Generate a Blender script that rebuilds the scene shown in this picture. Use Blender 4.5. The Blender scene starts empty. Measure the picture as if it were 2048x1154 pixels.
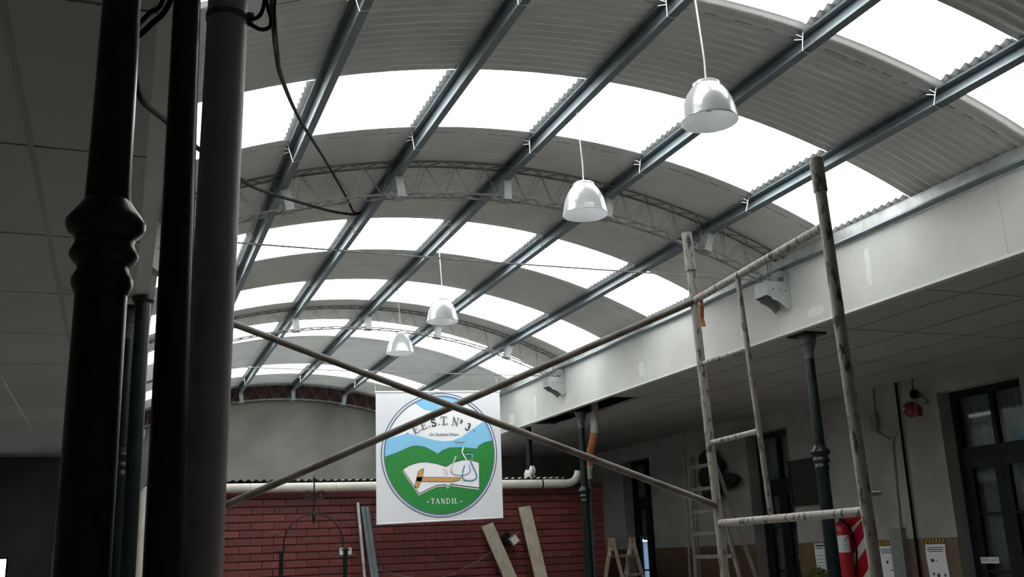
import bpy, math, random
from mathutils import Vector, Matrix
random.seed(7)
sc = bpy.context.scene
COL = sc.collection
PI = math.pi

# ------------------------------------------------------------------ camera, sky, exposure
cam = bpy.data.cameras.new('camera')
cam.sensor_width = 36.0
cam.lens = 1991.98 / 2048 * 36.0
cam.clip_start = 0.02
camo = bpy.data.objects.new('camera', cam)
COL.objects.link(camo)
yaw, pitch, roll = 0.377849, 0.259148, -0.0386369
f = Vector((math.sin(yaw) * math.cos(pitch), math.cos(yaw) * math.cos(pitch), math.sin(pitch)))
r0 = Vector((math.cos(yaw), -math.sin(yaw), 0))
u0 = r0.cross(f)
r = math.cos(roll) * r0 + math.sin(roll) * u0
u = -math.sin(roll) * r0 + math.cos(roll) * u0
camo.matrix_world = Matrix(((r.x, u.x, -f.x, 0), (r.y, u.y, -f.y, 0), (r.z, u.z, -f.z, 1.6), (0, 0, 0, 1)))
sc.camera = camo

world = bpy.data.worlds.new('overcast_sky')
sc.world = world
world.use_nodes = True
bg = world.node_tree.nodes['Background']
bg.inputs['Color'].default_value = (0.985, 0.995, 1.0, 1)
bg.inputs['Strength'].default_value = 8.0

sc.view_settings.view_transform = 'Standard'
sc.view_settings.look = 'None'
sc.view_settings.gamma = 1.0
sc.view_settings.use_curve_mapping = False
sc.view_settings.exposure = 0.0
sc.cycles.use_denoising = True
sc.cycles.max_bounces = 12
sc.cycles.diffuse_bounces = 8
sc.cycles.transparent_max_bounces = 16
sc.cycles.sample_clamp_indirect = 6.0

# ------------------------------------------------------------------ materials
MATS = {}
def mat(name, col, rough=0.6, metal=0.0, var=0.0, vscale=6.0, col2=None, bump=0.0, bscale=40.0, spec=0.5,
        rand=0.0, thr=None, stretch=None):
    if name in MATS: return MATS[name]
    m = bpy.data.materials.new(name); m.use_nodes = True
    nt = m.node_tree; b = nt.nodes['Principled BSDF']
    b.inputs['Roughness'].default_value = rough
    b.inputs['Metallic'].default_value = metal
    b.inputs['Specular IOR Level'].default_value = spec
    b.inputs['Base Color'].default_value = (*col, 1)
    tc = nt.nodes.new('ShaderNodeTexCoord')
    src = tc.outputs['Object']
    if stretch:
        mp = nt.nodes.new('ShaderNodeMapping'); mp.inputs['Scale'].default_value = stretch
        nt.links.new(src, mp.inputs['Vector']); src = mp.outputs['Vector']
    last = None
    if var > 0 or col2:
        n = nt.nodes.new('ShaderNodeTexNoise'); n.inputs['Scale'].default_value = vscale
        n.inputs['Detail'].default_value = 5.0
        nt.links.new(src, n.inputs['Vector'])
        rp = nt.nodes.new('ShaderNodeValToRGB')
        lo, hi = thr if thr else (0.35, 0.65)
        rp.color_ramp.elements[0].position = lo; rp.color_ramp.elements[1].position = hi
        c2 = col2 if col2 else tuple(max(0, c * (1 - var)) for c in col)
        rp.color_ramp.elements[0].color = (*c2, 1); rp.color_ramp.elements[1].color = (*col, 1)
        nt.links.new(n.outputs['Fac'], rp.inputs['Fac']); last = rp.outputs['Color']
    if rand > 0:
        oi = nt.nodes.new('ShaderNodeObjectInfo')
        hs = nt.nodes.new('ShaderNodeHueSaturation')
        mr = nt.nodes.new('ShaderNodeMapRange'); mr.inputs['To Min'].default_value = 1 - rand; mr.inputs['To Max'].default_value = 1 + rand
        nt.links.new(oi.outputs['Random'], mr.inputs['Value']); nt.links.new(mr.outputs['Result'], hs.inputs['Value'])
        if last: nt.links.new(last, hs.inputs['Color'])
        else: hs.inputs['Color'].default_value = (*col, 1)
        last = hs.outputs['Color']
    if last: nt.links.new(last, b.inputs['Base Color'])
    if bump > 0:
        n2 = nt.nodes.new('ShaderNodeTexNoise'); n2.inputs['Scale'].default_value = bscale
        bm_ = nt.nodes.new('ShaderNodeBump'); bm_.inputs['Strength'].default_value = bump; bm_.inputs['Distance'].default_value = 0.01
        nt.links.new(src, n2.inputs['Vector']); nt.links.new(n2.outputs['Fac'], bm_.inputs['Height']); nt.links.new(bm_.outputs['Normal'], b.inputs['Normal'])
    MATS[name] = m
    return m

def skylight_mat():
    m = bpy.data.materials.new('translucent_sheet'); m.use_nodes = True
    nt = m.node_tree; nt.nodes.clear()
    out = nt.nodes.new('ShaderNodeOutputMaterial'); mx = nt.nodes.new('ShaderNodeMixShader')
    tl = nt.nodes.new('ShaderNodeBsdfTranslucent'); tl.inputs['Color'].default_value = (0.89, 0.91, 0.90, 1)
    tp = nt.nodes.new('ShaderNodeBsdfTransparent'); tp.inputs['Color'].default_value = (0.89, 0.91, 0.90, 1)
    mx.inputs['Fac'].default_value = 0.5
    nt.links.new(tl.outputs[0], mx.inputs[1]); nt.links.new(tp.outputs[0], mx.inputs[2]); nt.links.new(mx.outputs[0], out.inputs[0])
    return m
def glass_mat():
    m = bpy.data.materials.new('window_glass'); m.use_nodes = True
    nt = m.node_tree; nt.nodes.clear()
    out = nt.nodes.new('ShaderNodeOutputMaterial'); mx = nt.nodes.new('ShaderNodeMixShader')
    gl = nt.nodes.new('ShaderNodeBsdfGlossy'); gl.inputs['Roughness'].default_value = 0.03
    tp = nt.nodes.new('ShaderNodeBsdfTransparent'); tp.inputs['Color'].default_value = (0.85, 0.9, 0.9, 1)
    lw = nt.nodes.new('ShaderNodeLayerWeight'); lw.inputs['Blend'].default_value = 0.5
    pw = nt.nodes.new('ShaderNodeMath'); pw.operation = 'POWER'; pw.inputs[1].default_value = 4.0
    fr = nt.nodes.new('ShaderNodeMath'); fr.operation = 'MULTIPLY_ADD'; fr.inputs[1].default_value = 0.5; fr.inputs[2].default_value = 0.025
    nt.links.new(lw.outputs['Facing'], pw.inputs[0]); nt.links.new(pw.outputs[0], fr.inputs[0])
    nt.links.new(fr.outputs[0], mx.inputs[0]); nt.links.new(tp.outputs[0], mx.inputs[1]); nt.links.new(gl.outputs[0], mx.inputs[2]); nt.links.new(mx.outputs[0], out.inputs[0])
    return m
def daylight_tint_mat():  # blue tint and low transmission put in to mute the sky behind
    m = bpy.data.materials.new('blue_daylight_tint'); m.use_nodes = True
    nt = m.node_tree; nt.nodes.clear()
    out = nt.nodes.new('ShaderNodeOutputMaterial')
    tl = nt.nodes.new('ShaderNodeBsdfTranslucent'); tl.inputs['Color'].default_value = (0.055, 0.08, 0.12, 1)
    nt.links.new(tl.outputs[0], out.inputs[0]); return m

SKY = skylight_mat(); GLASS = glass_mat(); DAYTINT = daylight_tint_mat()
FOIL = mat('galvanised_foil_sheet', (0.82, 0.81, 0.79), 0.6, 0.0, var=0.10, vscale=3.0, bump=0.15, bscale=60)
STEEL = mat('galvanised_purlin_steel', (0.21, 0.25, 0.27), 0.6, 0.12, var=0.25, vscale=2.5)
GALV = mat('bright_galvanised_steel', (0.55, 0.57, 0.56), 0.4, 0.5, var=0.3, vscale=8)
ROD = mat('painted_lattice_steel', (0.30, 0.30, 0.29), 0.5, 0.3, var=0.4, vscale=12)
BRKT = mat('grey_painted_bracket', (0.36, 0.38, 0.37), 0.45, 0.1, var=0.2, vscale=10)
WIRE = mat('bright_wire', (0.75, 0.74, 0.68), 0.35, 0.6)
FASCIA = mat('skimmed_gypsum_board', (0.56, 0.56, 0.53), 0.75, var=0.16, vscale=1.4, bump=0.03, bscale=15)
PUTTY = mat('white_putty', (0.66, 0.66, 0.63), 0.8, var=0.1, vscale=12)
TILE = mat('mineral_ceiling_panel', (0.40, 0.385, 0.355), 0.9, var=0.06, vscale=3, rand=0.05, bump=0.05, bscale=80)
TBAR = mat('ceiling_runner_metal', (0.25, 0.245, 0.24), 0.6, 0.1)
PLASTER = mat('stained_white_plaster', (0.37, 0.36, 0.33), 0.9, var=0.28, vscale=1.7, bump=0.05, bscale=20)
DADO = mat('ochre_painted_dado', (0.15, 0.105, 0.06), 0.55, var=0.25, vscale=4)
CEMENT = mat('bare_cement_render', (0.175, 0.17, 0.15), 0.95, var=0.38, vscale=1.1, bump=0.15, bscale=25)
DARKWALL = mat('dark_slate_wall', (0.055, 0.06, 0.075), 0.7, var=0.3, vscale=2)  # dark blue-grey base colour of the left gallery's end wall
FLOORM = mat('worn_floor_tile', (0.30, 0.285, 0.26), 0.6, var=0.2, vscale=1.2)
IRON = mat('dark_green_iron_paint', (0.007, 0.015, 0.015), 0.3, 0.0, var=0.5, vscale=14, spec=0.3)
IRONG = mat('grey_primed_iron', (0.09, 0.10, 0.10), 0.5, var=0.3, vscale=14)
PVC = mat('grey_plastic_pipe', (0.34, 0.32, 0.31), 0.45, spec=0.4, var=0.06, vscale=3)
PVCW = mat('white_plastic_pipe', (0.56, 0.535, 0.46), 0.4, var=0.18, vscale=5)
TERRA = mat('terracotta_plastic_pipe', (0.46, 0.16, 0.08), 0.45, var=0.15, vscale=6)
BLACK = mat('black_rubber_cable', (0.008, 0.008, 0.009), 0.75, spec=0.05)
VOID = mat('unlit_void_dark', (0.03, 0.028, 0.025), 0.9, var=0.3, vscale=4)  # near-black colour stands in for unlit roof space and rooms
BRICK = mat('red_glazed_brick', (0.155, 0.031, 0.027), 0.55, var=0.3, vscale=9, rand=0.2, bump=0.2, bscale=50)
MORTAR = mat('dark_mortar', (0.035, 0.022, 0.02), 0.95, var=0.3, vscale=20)
SCAF = mat('chipped_cream_scaffold_paint', (0.42, 0.39, 0.34), 0.6, var=0.6, vscale=48, col2=(0.08, 0.066, 0.055), thr=(0.37, 0.46), stretch=(1, 1, 0.35))
BRACE = mat('rusty_brace_tube', (0.25, 0.225, 0.20), 0.55, 0.1, var=0.45, vscale=9, col2=(0.13, 0.10, 0.085))
def lamp_mat():
    m = mat('satin_lamp_shade', (0.90, 0.905, 0.91), 0.22, 0.35); nt = m.node_tree
    out = nt.nodes['Material Output']; b = nt.nodes['Principled BSDF']
    mx = nt.nodes.new('ShaderNodeMixShader'); mx.inputs[0].default_value = 0.42
    tl = nt.nodes.new('ShaderNodeBsdfTranslucent'); tl.inputs['Color'].default_value = (0.92, 0.93, 0.94, 1)
    nt.links.new(b.outputs[0], mx.inputs[1]); nt.links.new(tl.outputs[0], mx.inputs[2]); nt.links.new(mx.outputs[0], out.inputs[0])
    return m
ALU = lamp_mat()
CORDM = mat('white_cord', (0.8, 0.8, 0.78), 0.5)
WOODG = mat('weathered_grey_plank', (0.40, 0.35, 0.27), 0.8, var=0.25, vscale=5, stretch=(6, 6, 0.6), bump=0.1)
WOODB = mat('paint_spattered_ladder_wood', (0.14, 0.105, 0.075), 0.7, var=0.4, vscale=22, col2=(0.34, 0.31, 0.26), thr=(0.30, 0.40))
WOODF = mat('faded_ladder_wood', (0.22, 0.20, 0.17), 0.7, var=0.2, vscale=9)
DOORP = mat('dark_green_door_paint', (0.010, 0.015, 0.017), 0.5, spec=0.2, var=0.3, vscale=8)
CURT = mat('pale_grey_curtain', (0.20, 0.21, 0.19), 0.9, var=0.15, vscale=8, stretch=(1, 6, 0.5))
PAPER = mat('white_paper', (0.72, 0.74, 0.78), 0.9, var=0.06, vscale=9)
INK = mat('black_ink', (0.015, 0.015, 0.02), 0.8)
YEL = mat('hazard_yellow', (0.55, 0.33, 0.03), 0.7)
RED = mat('extinguisher_red', (0.42, 0.012, 0.03), 0.3, var=0.1, vscale=5)
REDW = mat('board_white', (0.60, 0.57, 0.48), 0.6)
BELL = mat('alarm_bell_red', (0.16, 0.02, 0.02), 0.4)
GREYP = mat('grey_plastic_box', (0.20, 0.20, 0.20), 0.5)
LGREYP = mat('pale_plastic_box', (0.55, 0.55, 0.53), 0.5)
NOTICE = mat('dark_notice_board', (0.030, 0.024, 0.020), 0.5, var=0.3, vscale=6)
ORANGE = mat('orange_strap', (0.62, 0.22, 0.06), 0.7)
BAN_W = mat('banner_white_vinyl', (0.70, 0.71, 0.74), 0.55, var=0.05, vscale=4)
BAN_G = mat('banner_green_print', (0.012, 0.22, 0.035), 0.55)
BAN_B = mat('banner_sky_blue_print', (0.22, 0.53, 0.78), 0.55)
BAN_K = mat('banner_black_print', (0.012, 0.015, 0.02), 0.55)
BAN_P = mat('banner_paper_white_print', (0.82, 0.82, 0.84), 0.55)
BAN_O = mat('banner_wood_print', (0.58, 0.31, 0.09), 0.55)
BAN_N = mat('banner_navy_print', (0.10, 0.14, 0.24), 0.55)
BAN_S = mat('banner_grey_print', (0.30, 0.33, 0.36), 0.55)
GREENB = mat('olive_green_cloth', (0.10, 0.11, 0.02), 0.9)
BUNDLE = mat('black_cloth_bundle', (0.012, 0.012, 0.012), 0.9)
BROWNP = mat('brown_paint_pipe', (0.07, 0.045, 0.04), 0.6)

# ------------------------------------------------------------------ mesh helpers
class MB:
    def __init__(s): s.v = []; s.f = []
    def add(s, vs, fs):
        o = len(s.v); s.v += [tuple(x) for x in vs]; s.f += [tuple(i + o for i in q) for q in fs]; return s
    def box(s, a, b):
        x0, y0, z0 = a; x1, y1, z1 = b
        return s.add([(x0,y0,z0),(x1,y0,z0),(x1,y1,z0),(x0,y1,z0),(x0,y0,z1),(x1,y0,z1),(x1,y1,z1),(x0,y1,z1)],
                     [(0,3,2,1),(4,5,6,7),(0,1,5,4),(1,2,6,5),(2,3,7,6),(3,0,4,7)])
    def obox(s, p, ax, ay, az):      # oriented box: corner centre p, three half vectors
        p = Vector(p); ax = Vector(ax); ay = Vector(ay); az = Vector(az)
        vs = [p + sx*ax + sy*ay + sz*az for sz in (-1,1) for sx, sy in ((-1,-1),(1,-1),(1,1),(-1,1))]
        return s.add(vs, [(0,3,2,1),(4,5,6,7),(0,1,5,4),(1,2,6,5),(2,3,7,6),(3,0,4,7)])
    def beam(s, a, b, w, h, up=(0,0,1)):
        a = Vector(a); b = Vector(b); d = (b - a); L = d.length; d.normalize()
        sx = d.cross(Vector(up)).normalized(); sy = sx.cross(d)
        return s.obox((a + b)/2, sx*w/2, sy*h/2, d*L/2)
    def tube(s, pts, rad, seg=8, closed=False, caps=True):
        pts = [Vector(p) for p in pts]; n = len(pts)
        rads = rad if isinstance(rad, (list, tuple)) else [rad]*n
        def tang(i):
            if closed: return (pts[(i+1) % n] - pts[i-1]).normalized()
            a = pts[max(0, i-1)]; b = pts[min(n-1, i+1)]; return (b - a).normalized()
        t = tang(0); ref = Vector((0,0,1)) if abs(t.z) < 0.9 else Vector((1,0,0))
        nrm = t.cross(ref).normalized(); vs = []
        for i in range(n):
            t = tang(i); nrm = (nrm - t*nrm.dot(t)).normalized(); bi = t.cross(nrm)
            for k in range(seg):
                a = 2*PI*k/seg
                vs.append(pts[i] + (nrm*math.cos(a) + bi*math.sin(a))*rads[i])
        fs = []
        for i in range(n if closed else n-1):
            j = (i+1) % n
            for k in range(seg):
                k2 = (k+1) % seg
                fs.append((i*seg+k, i*seg+k2, j*seg+k2, j*seg+k))
        if caps and not closed:
            fs.append(tuple(range(seg-1, -1, -1))); fs.append(tuple((n-1)*seg + k for k in range(seg)))
        return s.add(vs, fs)
    def lathe(s, prof, c=(0,0,0), seg=20, cap=True):
        vs = []; fs = []; n = len(prof)
        for (rr, z) in prof:
            for k in range(seg):
                a = 2*PI*k/seg; vs.append((c[0] + rr*math.cos(a), c[1] + rr*math.sin(a), c[2] + z))
        for i in range(n-1):
            for k in range(seg):
                k2 = (k+1) % seg
                fs.append((i*seg+k, i*seg+k2, (i+1)*seg+k2, (i+1)*seg+k))
        if cap:
            fs.append(tuple(range(seg-1, -1, -1))); fs.append(tuple((n-1)*seg + k for k in range(seg)))
        return s.add(vs, fs)
    def prism(s, poly, fn, a, b):    # poly of 2-tuples, fn(p, q, t) -> point
        n = len(poly)
        vs = [fn(p, q, a) for p, q in poly] + [fn(p, q, b) for p, q in poly]
        fs = [(i, (i+1) % n, n + (i+1) % n, n + i) for i in range(n)] + [tuple(range(n-1, -1, -1)), tuple(range(n, 2*n))]
        return s.add(vs, fs)
    def build(s, name, m, parent=None, smooth=False, origin=None):
        off = Vector(parent.matrix_basis.translation) if parent else (Vector(origin) if origin is not None else None)
        if parent and parent.parent: off = off + Vector(parent.parent.matrix_basis.translation)
        if off is None:
            xs = [v[0] for v in s.v]; ys = [v[1] for v in s.v]; zs = [v[2] for v in s.v]
            off = Vector(((min(xs)+max(xs))/2, (min(ys)+max(ys))/2, min(zs)))
        me = bpy.data.meshes.new(name)
        me.from_pydata([tuple(Vector(v) - off) for v in s.v], [], s.f)
        me.materials.append(m)
        if smooth:
            me.shade_smooth()
            try: me.set_sharp_from_angle(angle=math.radians(40))
            except Exception: pass
        me.validate(); me.update()
        o = bpy.data.objects.new(name, me); COL.objects.link(o)
        if parent: o.parent = parent
        else: o.location = off
        return o

def tag(o, label=None, cat=None, group=None, kind=None):
    if label: o['label'] = label
    if cat: o['category'] = cat
    if group: o['group'] = group
    if kind: o['kind'] = kind
    return o
def thing(name, label, cat, loc, group=None):
    o = bpy.data.objects.new(name, None); COL.objects.link(o); o.location = loc; o.empty_display_size = 0.05
    return tag(o, label, cat, group)
def struct(name, loc=(0,0,0), label=None):
    o = bpy.data.objects.new(name, None); COL.objects.link(o); o.location = loc; o.empty_display_size = 0.05
    return tag(o, label, None, None, 'structure')
def copy_tree(o, parent=None):
    c = o.copy(); COL.objects.link(c); c.parent = parent
    for ch in list(o.children): copy_tree(ch, c)
    return c
def linked(o, parent, loc):
    c = o.copy(); COL.objects.link(c); c.parent = parent; c.location = loc; return c
def text_mesh(txt, size, bold=0.0):
    cu = bpy.data.curves.new('txt', 'FONT'); cu.body = txt; cu.size = size; cu.align_x = 'CENTER'; cu.align_y = 'CENTER'; cu.resolution_u = 3; cu.offset = size*bold
    ob = bpy.data.objects.new('txt', cu); COL.objects.link(ob)
    me = bpy.data.meshes.new_from_object(ob)
    vs = [tuple(v.co) for v in me.vertices]; fs = [tuple(p.vertices) for p in me.polygons]
    bpy.data.objects.remove(ob); bpy.data.curves.remove(cu); bpy.data.meshes.remove(me)
    return vs, fs

# ------------------------------------------------------------------ main dimensions
CX, R = 2.624, 5.91
CZ = 4.504 - R
XL, XR = 0.104, 5.13          # inner faces of the two fascias
ZC, ZF = 3.28, 3.81           # gallery ceiling, fascia top
Y0, YE = -2.6, 16.98          # back and end wall
XWL, XWR = -2.8, 8.04         # gallery walls
TR = (6.72, 11.32, 16.82)     # lattice arches
BANDS = [(3.56, 4.104), (5.18, 6.055), (8.08, 9.0), (10.12, 10.99), (12.06, 12.97), (15.03, 15.84)]
PX = [0.150, 0.984, 1.808, 2.664, 3.536, 4.448, 5.128]
def zs(x, rad=R): return CZ + math.sqrt(rad*rad - (x-CX)**2)

# ------------------------------------------------------------------ floor and walls
MB().box((XWL-.3, Y0-.3, -0.1), (XWR+.6, YE+.3, 0)).build('floor', FLOORM)
bpy.data.objects['floor']['kind'] = 'structure'
w = MB().box((XWL-.2, Y0-.2, 0), (XWR+.3, Y0, 4.7)).build('wall_back', PLASTER); w['kind'] = 'structure'
w = MB().box((XWL-.2, Y0, 0), (XWL, YE, 3.95)).build('wall_left', PLASTER); w['kind'] = 'structure'
# right wall with three door openings
DOORS = [(7.10, 8.165, 3.075), (10.80, 11.74, 3.045), (14.50, 15.46, 3.02)]
mb = MB(); y = Y0
for a, b, h in DOORS:
    mb.box((XWR, y, 0), (XWR+.3, a, 3.95)); mb.box((XWR, a, h), (XWR+.3, b, 3.95)); y = b
mb.box((XWR, y, 0), (XWR+.3, YE, 3.95))
wr = mb.build('wall_right', PLASTER, origin=(XWR, 7, 0)); wr['kind'] = 'structure'
y = Y0
for a, b, h in DOORS + [(YE, YE, 0)]:
    MB().box((XWR-.006, y, 0), (XWR, a, 1.585)).build('dado', DADO, wr); y = b
# end wall: brick arch above, cement render below
we = struct('wall_end', (2.6, YE, 0))
mb = MB(); n = 40
poly = [(XL-.05, 0), (XR+.05, 0)] + [(XR+.05-(XR-XL+.1)*i/n, zs(XR+.05-(XR-XL+.1)*i/n)+.02) for i in range(n+1)]
mb.prism(poly, lambda p, q, t: (p, t, q), YE, YE+.25); mb.build('brick_backing', mat('far_red_brick', (0.075, 0.034, 0.028), 0.9, var=0.5, vscale=14, stretch=(1,1,3.2)), we)
poly = [(XL-.05, 0), (XR+.05, 0)] + [(XR+.05-(XR-XL+.1)*i/n, zs(XR+.05-(XR-XL+.1)*i/n, 5.62)) for i in range(n+1)]
mb = MB(); mb.prism(poly, lambda p, q, t: (p, t, q), YE-.06, YE-.001); mb.build('render_coat', CEMENT, we)
MB().box((XR+.05, YE-.06, 0), (XWR+.3, YE+.25, 3.95)).build('gallery_end', CEMENT, we)
mb = MB(); wx0, wx1, wz0, wz1 = -2.35, -1.46, 0.75, 1.825
mb.box((XWL-.2, YE-.06, 0), (wx0, YE+.25, 3.95)); mb.box((wx1, YE-.06, 0), (XL-.05, YE+.25, 3.95))
mb.box((wx0, YE-.06, 0), (wx1, YE+.25, wz0)); mb.box((wx0, YE-.06, wz1), (wx1, YE+.25, 3.95))
mb.build('dark_end', DARKWALL, we)
wn = struct('window_1', (-1.9, YE, wz0))
mb = MB(); fw = .035
mb.box((wx0, YE+.05, wz0), (wx0+fw, YE+.1, wz1)).box((wx1-fw, YE+.05, wz0), (wx1, YE+.1, wz1)).box((wx0+fw, YE+.05, wz0), (wx1-fw, YE+.1, wz0+fw)).box((wx0+fw, YE+.05, wz1-fw), (wx1-fw, YE+.1, wz1))
mb.build('window_frame', DOORP, wn); MB().box((wx0+fw, YE+.07, wz0+fw), (wx1-fw, YE+.076, wz1-fw)).build('pane', GLASS, wn)

# ------------------------------------------------------------------ gallery ceilings, built panel by panel
def ceiling(name, xs, ys, holes=()):
    root = struct(name, ((xs[0]+xs[-1])/2, 7, ZC))
    for i in range(len(xs)-1):
        for j in range(len(ys)-1):
            x0, x1, y0, y1 = xs[i]+.011, (xs[i+1]-.011 if i < len(xs)-2 else xs[i+1]), ys[j]+.008, ys[j+1]-.008
            if (i, j) in holes: continue
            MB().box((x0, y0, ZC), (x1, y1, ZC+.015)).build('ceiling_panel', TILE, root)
    for x in xs[1:-1]:
        MB().box((x-.012, ys[0], ZC-.003), (x+.012, ys[-1], ZC+.02)).build('runner', TBAR, root)
    mb = MB()
    for yy in ys[1:-1]: mb.box((xs[0], yy-.012, ZC+.010), (xs[-1], yy+.012, ZC+.022))
    mb.build('cross_tees', mat('dark_cross_tee', (0.12, 0.115, 0.11), 0.7), root)
    return root
YS = [Y0] + [4.216 - 1.224*k for k in range(5, 0, -1)] + [4.216 + 1.224*k for k in range(0, 11)] + [YE-.06]
ceiling('ceiling_left', [XWL, -2.256, -1.642, -1.028, -0.416, XL-.075], YS)
YSR = [Y0] + [4.02 - 1.224*k for k in range(5, 0, -1)] + [4.02 + 1.224*k for k in range(0, 11)] + [YE-.06]
jh = [j for j in range(len(YSR)-1) if 9.9 < (YSR[j]+YSR[j+1])/2 < 12.4]
ceiling('ceiling_right', [XR+.07, 5.58, 6.19, 6.80, 7.41, XWR], YSR, {(0, j) for j in jh})
d = MB().box((XR+.06, Y0, 3.95), (XWR+.3, YE+.25, 4.05)).build('roof_deck_right', VOID); d['kind'] = 'structure'
d = MB().box((XWL-.2, Y0, 3.95), (XL-.06, YE+.25, 4.05)).build('roof_deck_left', VOID); d['kind'] = 'structure'

# ------------------------------------------------------------------ fascias
def fascia(name, x0, x1, face):
    root = struct(name, ((x0+x1)/2, 7, ZC))
    ys = [Y0, -0.35, 2.05, 4.45, 6.85, 9.25, 11.65, 14.05, YE-.06]
    for a, b in zip(ys, ys[1:]):
        MB().box((x0, a+.0012, ZC), (x1, b-.0012, ZF)).build('gypsum_board', FASCIA, root)
    s = -1 if face == x0 else 1
    MB().box((min(face, face+s*.004), Y0, ZC-.004), (max(face, face+s*.004), YE-.06, ZC+.016)).build('corner_bead', PUTTY, root)
    MB().box((min(face, face+s*.006), Y0, ZF-.012), (max(face, face+s*.006), YE-.06, zs(face)-.012)).build('metal_flashing', GALV, root)
    MB().box((x0+.008, Y0, ZF), (x1-.008, YE-.06, zs(x0)-.03)).build('upstand', VOID, root)
    return root
fr = fascia('trim_1', XR, XR+.075, XR)
fascia('trim_2', XL-.075, XL, XL)
for (y0, y1, z0, z1) in ((5.66, 5.72, 3.40, 3.72), (7.30, 7.40, 3.40, 3.47), (9.2, 9.33, 3.36, 3.52), (12.2, 12.3, 3.33, 3.62), (13.0, 13.25, 3.36, 3.5), (8.1, 8.2, 3.33, 3.42), (6.25, 6.45, 3.34, 3.42), (14.5, 14.62, 3.4, 3.7)):
    mb = MB(); k = 14
    vs = []
    for q in range(k):
        a = 2*PI*q/k; jy = 1 + random.uniform(-.18, .18)
        ca, sa = math.cos(a), math.sin(a)
        sq = 1/max(abs(ca), abs(sa))**.6
        vs.append((XR-.0012, (y0+y1)/2 + ca*sq*jy*(y1-y0)/2, (z0+z1)/2 + sa*sq*jy*(z1-z0)/2))
    mb.add(vs, [tuple(range(k))]); mb.build('putty_patch', PUTTY, fr)

# ------------------------------------------------------------------ barrel roof: corrugated sheets, translucent bands
roof = struct('roof', (CX, 7, ZF))
PITCH, AMP = 0.0735, 0.012
def arc_sheet(th0, th1, y0, y1, nth, dr=0.0):
    mb = MB(); ny = max(2, int(round((y1-y0)/PITCH*8)))
    vs = []; fs = []
    for j in range(ny+1):
        yy = y0 + (y1-y0)*j/ny; rr = R + dr + AMP*math.cos(2*PI*yy/PITCH)
        for i in range(nth+1):
            th = th0 + (th1-th0)*i/nth
            vs.append((CX + rr*math.sin(th), yy, CZ + rr*math.cos(th)))
    for j in range(ny):
        for i in range(nth):
            a = j*(nth+1)+i; fs.append((a, a+1, a+nth+2, a+nth+1))
    return mb.add(vs, fs)
TH0, TH1 = math.asin((XL-.12-CX)/R), math.asin((XR+.12-CX)/R)
edges = [Y0]
for a, b in BANDS: edges += [a, b]
edges.append(YE+.2)
for k in range(len(edges)-1):
    a, b = edges[k], edges[k+1]
    if k % 2 == 1:
        arc_sheet(TH0, TH1, a, b, 30).build('skylight_sheet', SKY, roof, smooth=True)
    else:
        n = max(1, int(round((b-a)/0.9)))
        for q in range(n):
            s0, s1 = a + (b-a)*q/n, a + (b-a)*(q+1)/n
            arc_sheet(TH0, TH1, s0, s1 + (.03 if q < n-1 else 0), 30, dr=0.0015*(q % 2)).build('roof_sheet', FOIL, roof, smooth=True)
SEAM = mat('foil_seam_print', (0.20, 0.20, 0.21), 0.7)
rs = random.Random(5)
for yy in (4.235, 6.14, 9.12, 13.1):
    mb = MB(); th = TH0 + .02
    while th < TH1 - .05:
        w_ = rs.uniform(.006, .03)
        mb.v += [(CX + (R-.0135)*math.sin(a), y_, CZ + (R-.0135)*math.cos(a)) for a, y_ in ((th, yy), (th+w_, yy), (th+w_, yy+.008), (th, yy+.008))]
        k = len(mb.v); mb.f.append((k-4, k-3, k-2, k-1)); th += w_ + rs.uniform(.003, .02)
    o = mb.build('seam_print', SEAM, roof); o['kind'] = 'stuff'
def frame_at(x):
    th = math.asin((x-CX)/(R-.14)); return th, Vector((math.cos(th), 0, -math.sin(th))), Vector((math.sin(th), 0, math.cos(th))), Vector((CX + R*math.sin(th), 0, CZ + R*math.cos(th)))
for x in PX[1:6]:
    th = frame_at(x)[0]
    for a, b in BANDS:
        arc_sheet(th-.088/R, th+.03/R, a, b, 2, dr=-.004).build('lap_strip', FOIL, roof, smooth=True)
for a, b in BANDS:
    arc_sheet(TH1-.17/R, TH1, a, b, 2, dr=-.004).build('lap_strip', FOIL, roof, smooth=True)

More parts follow.
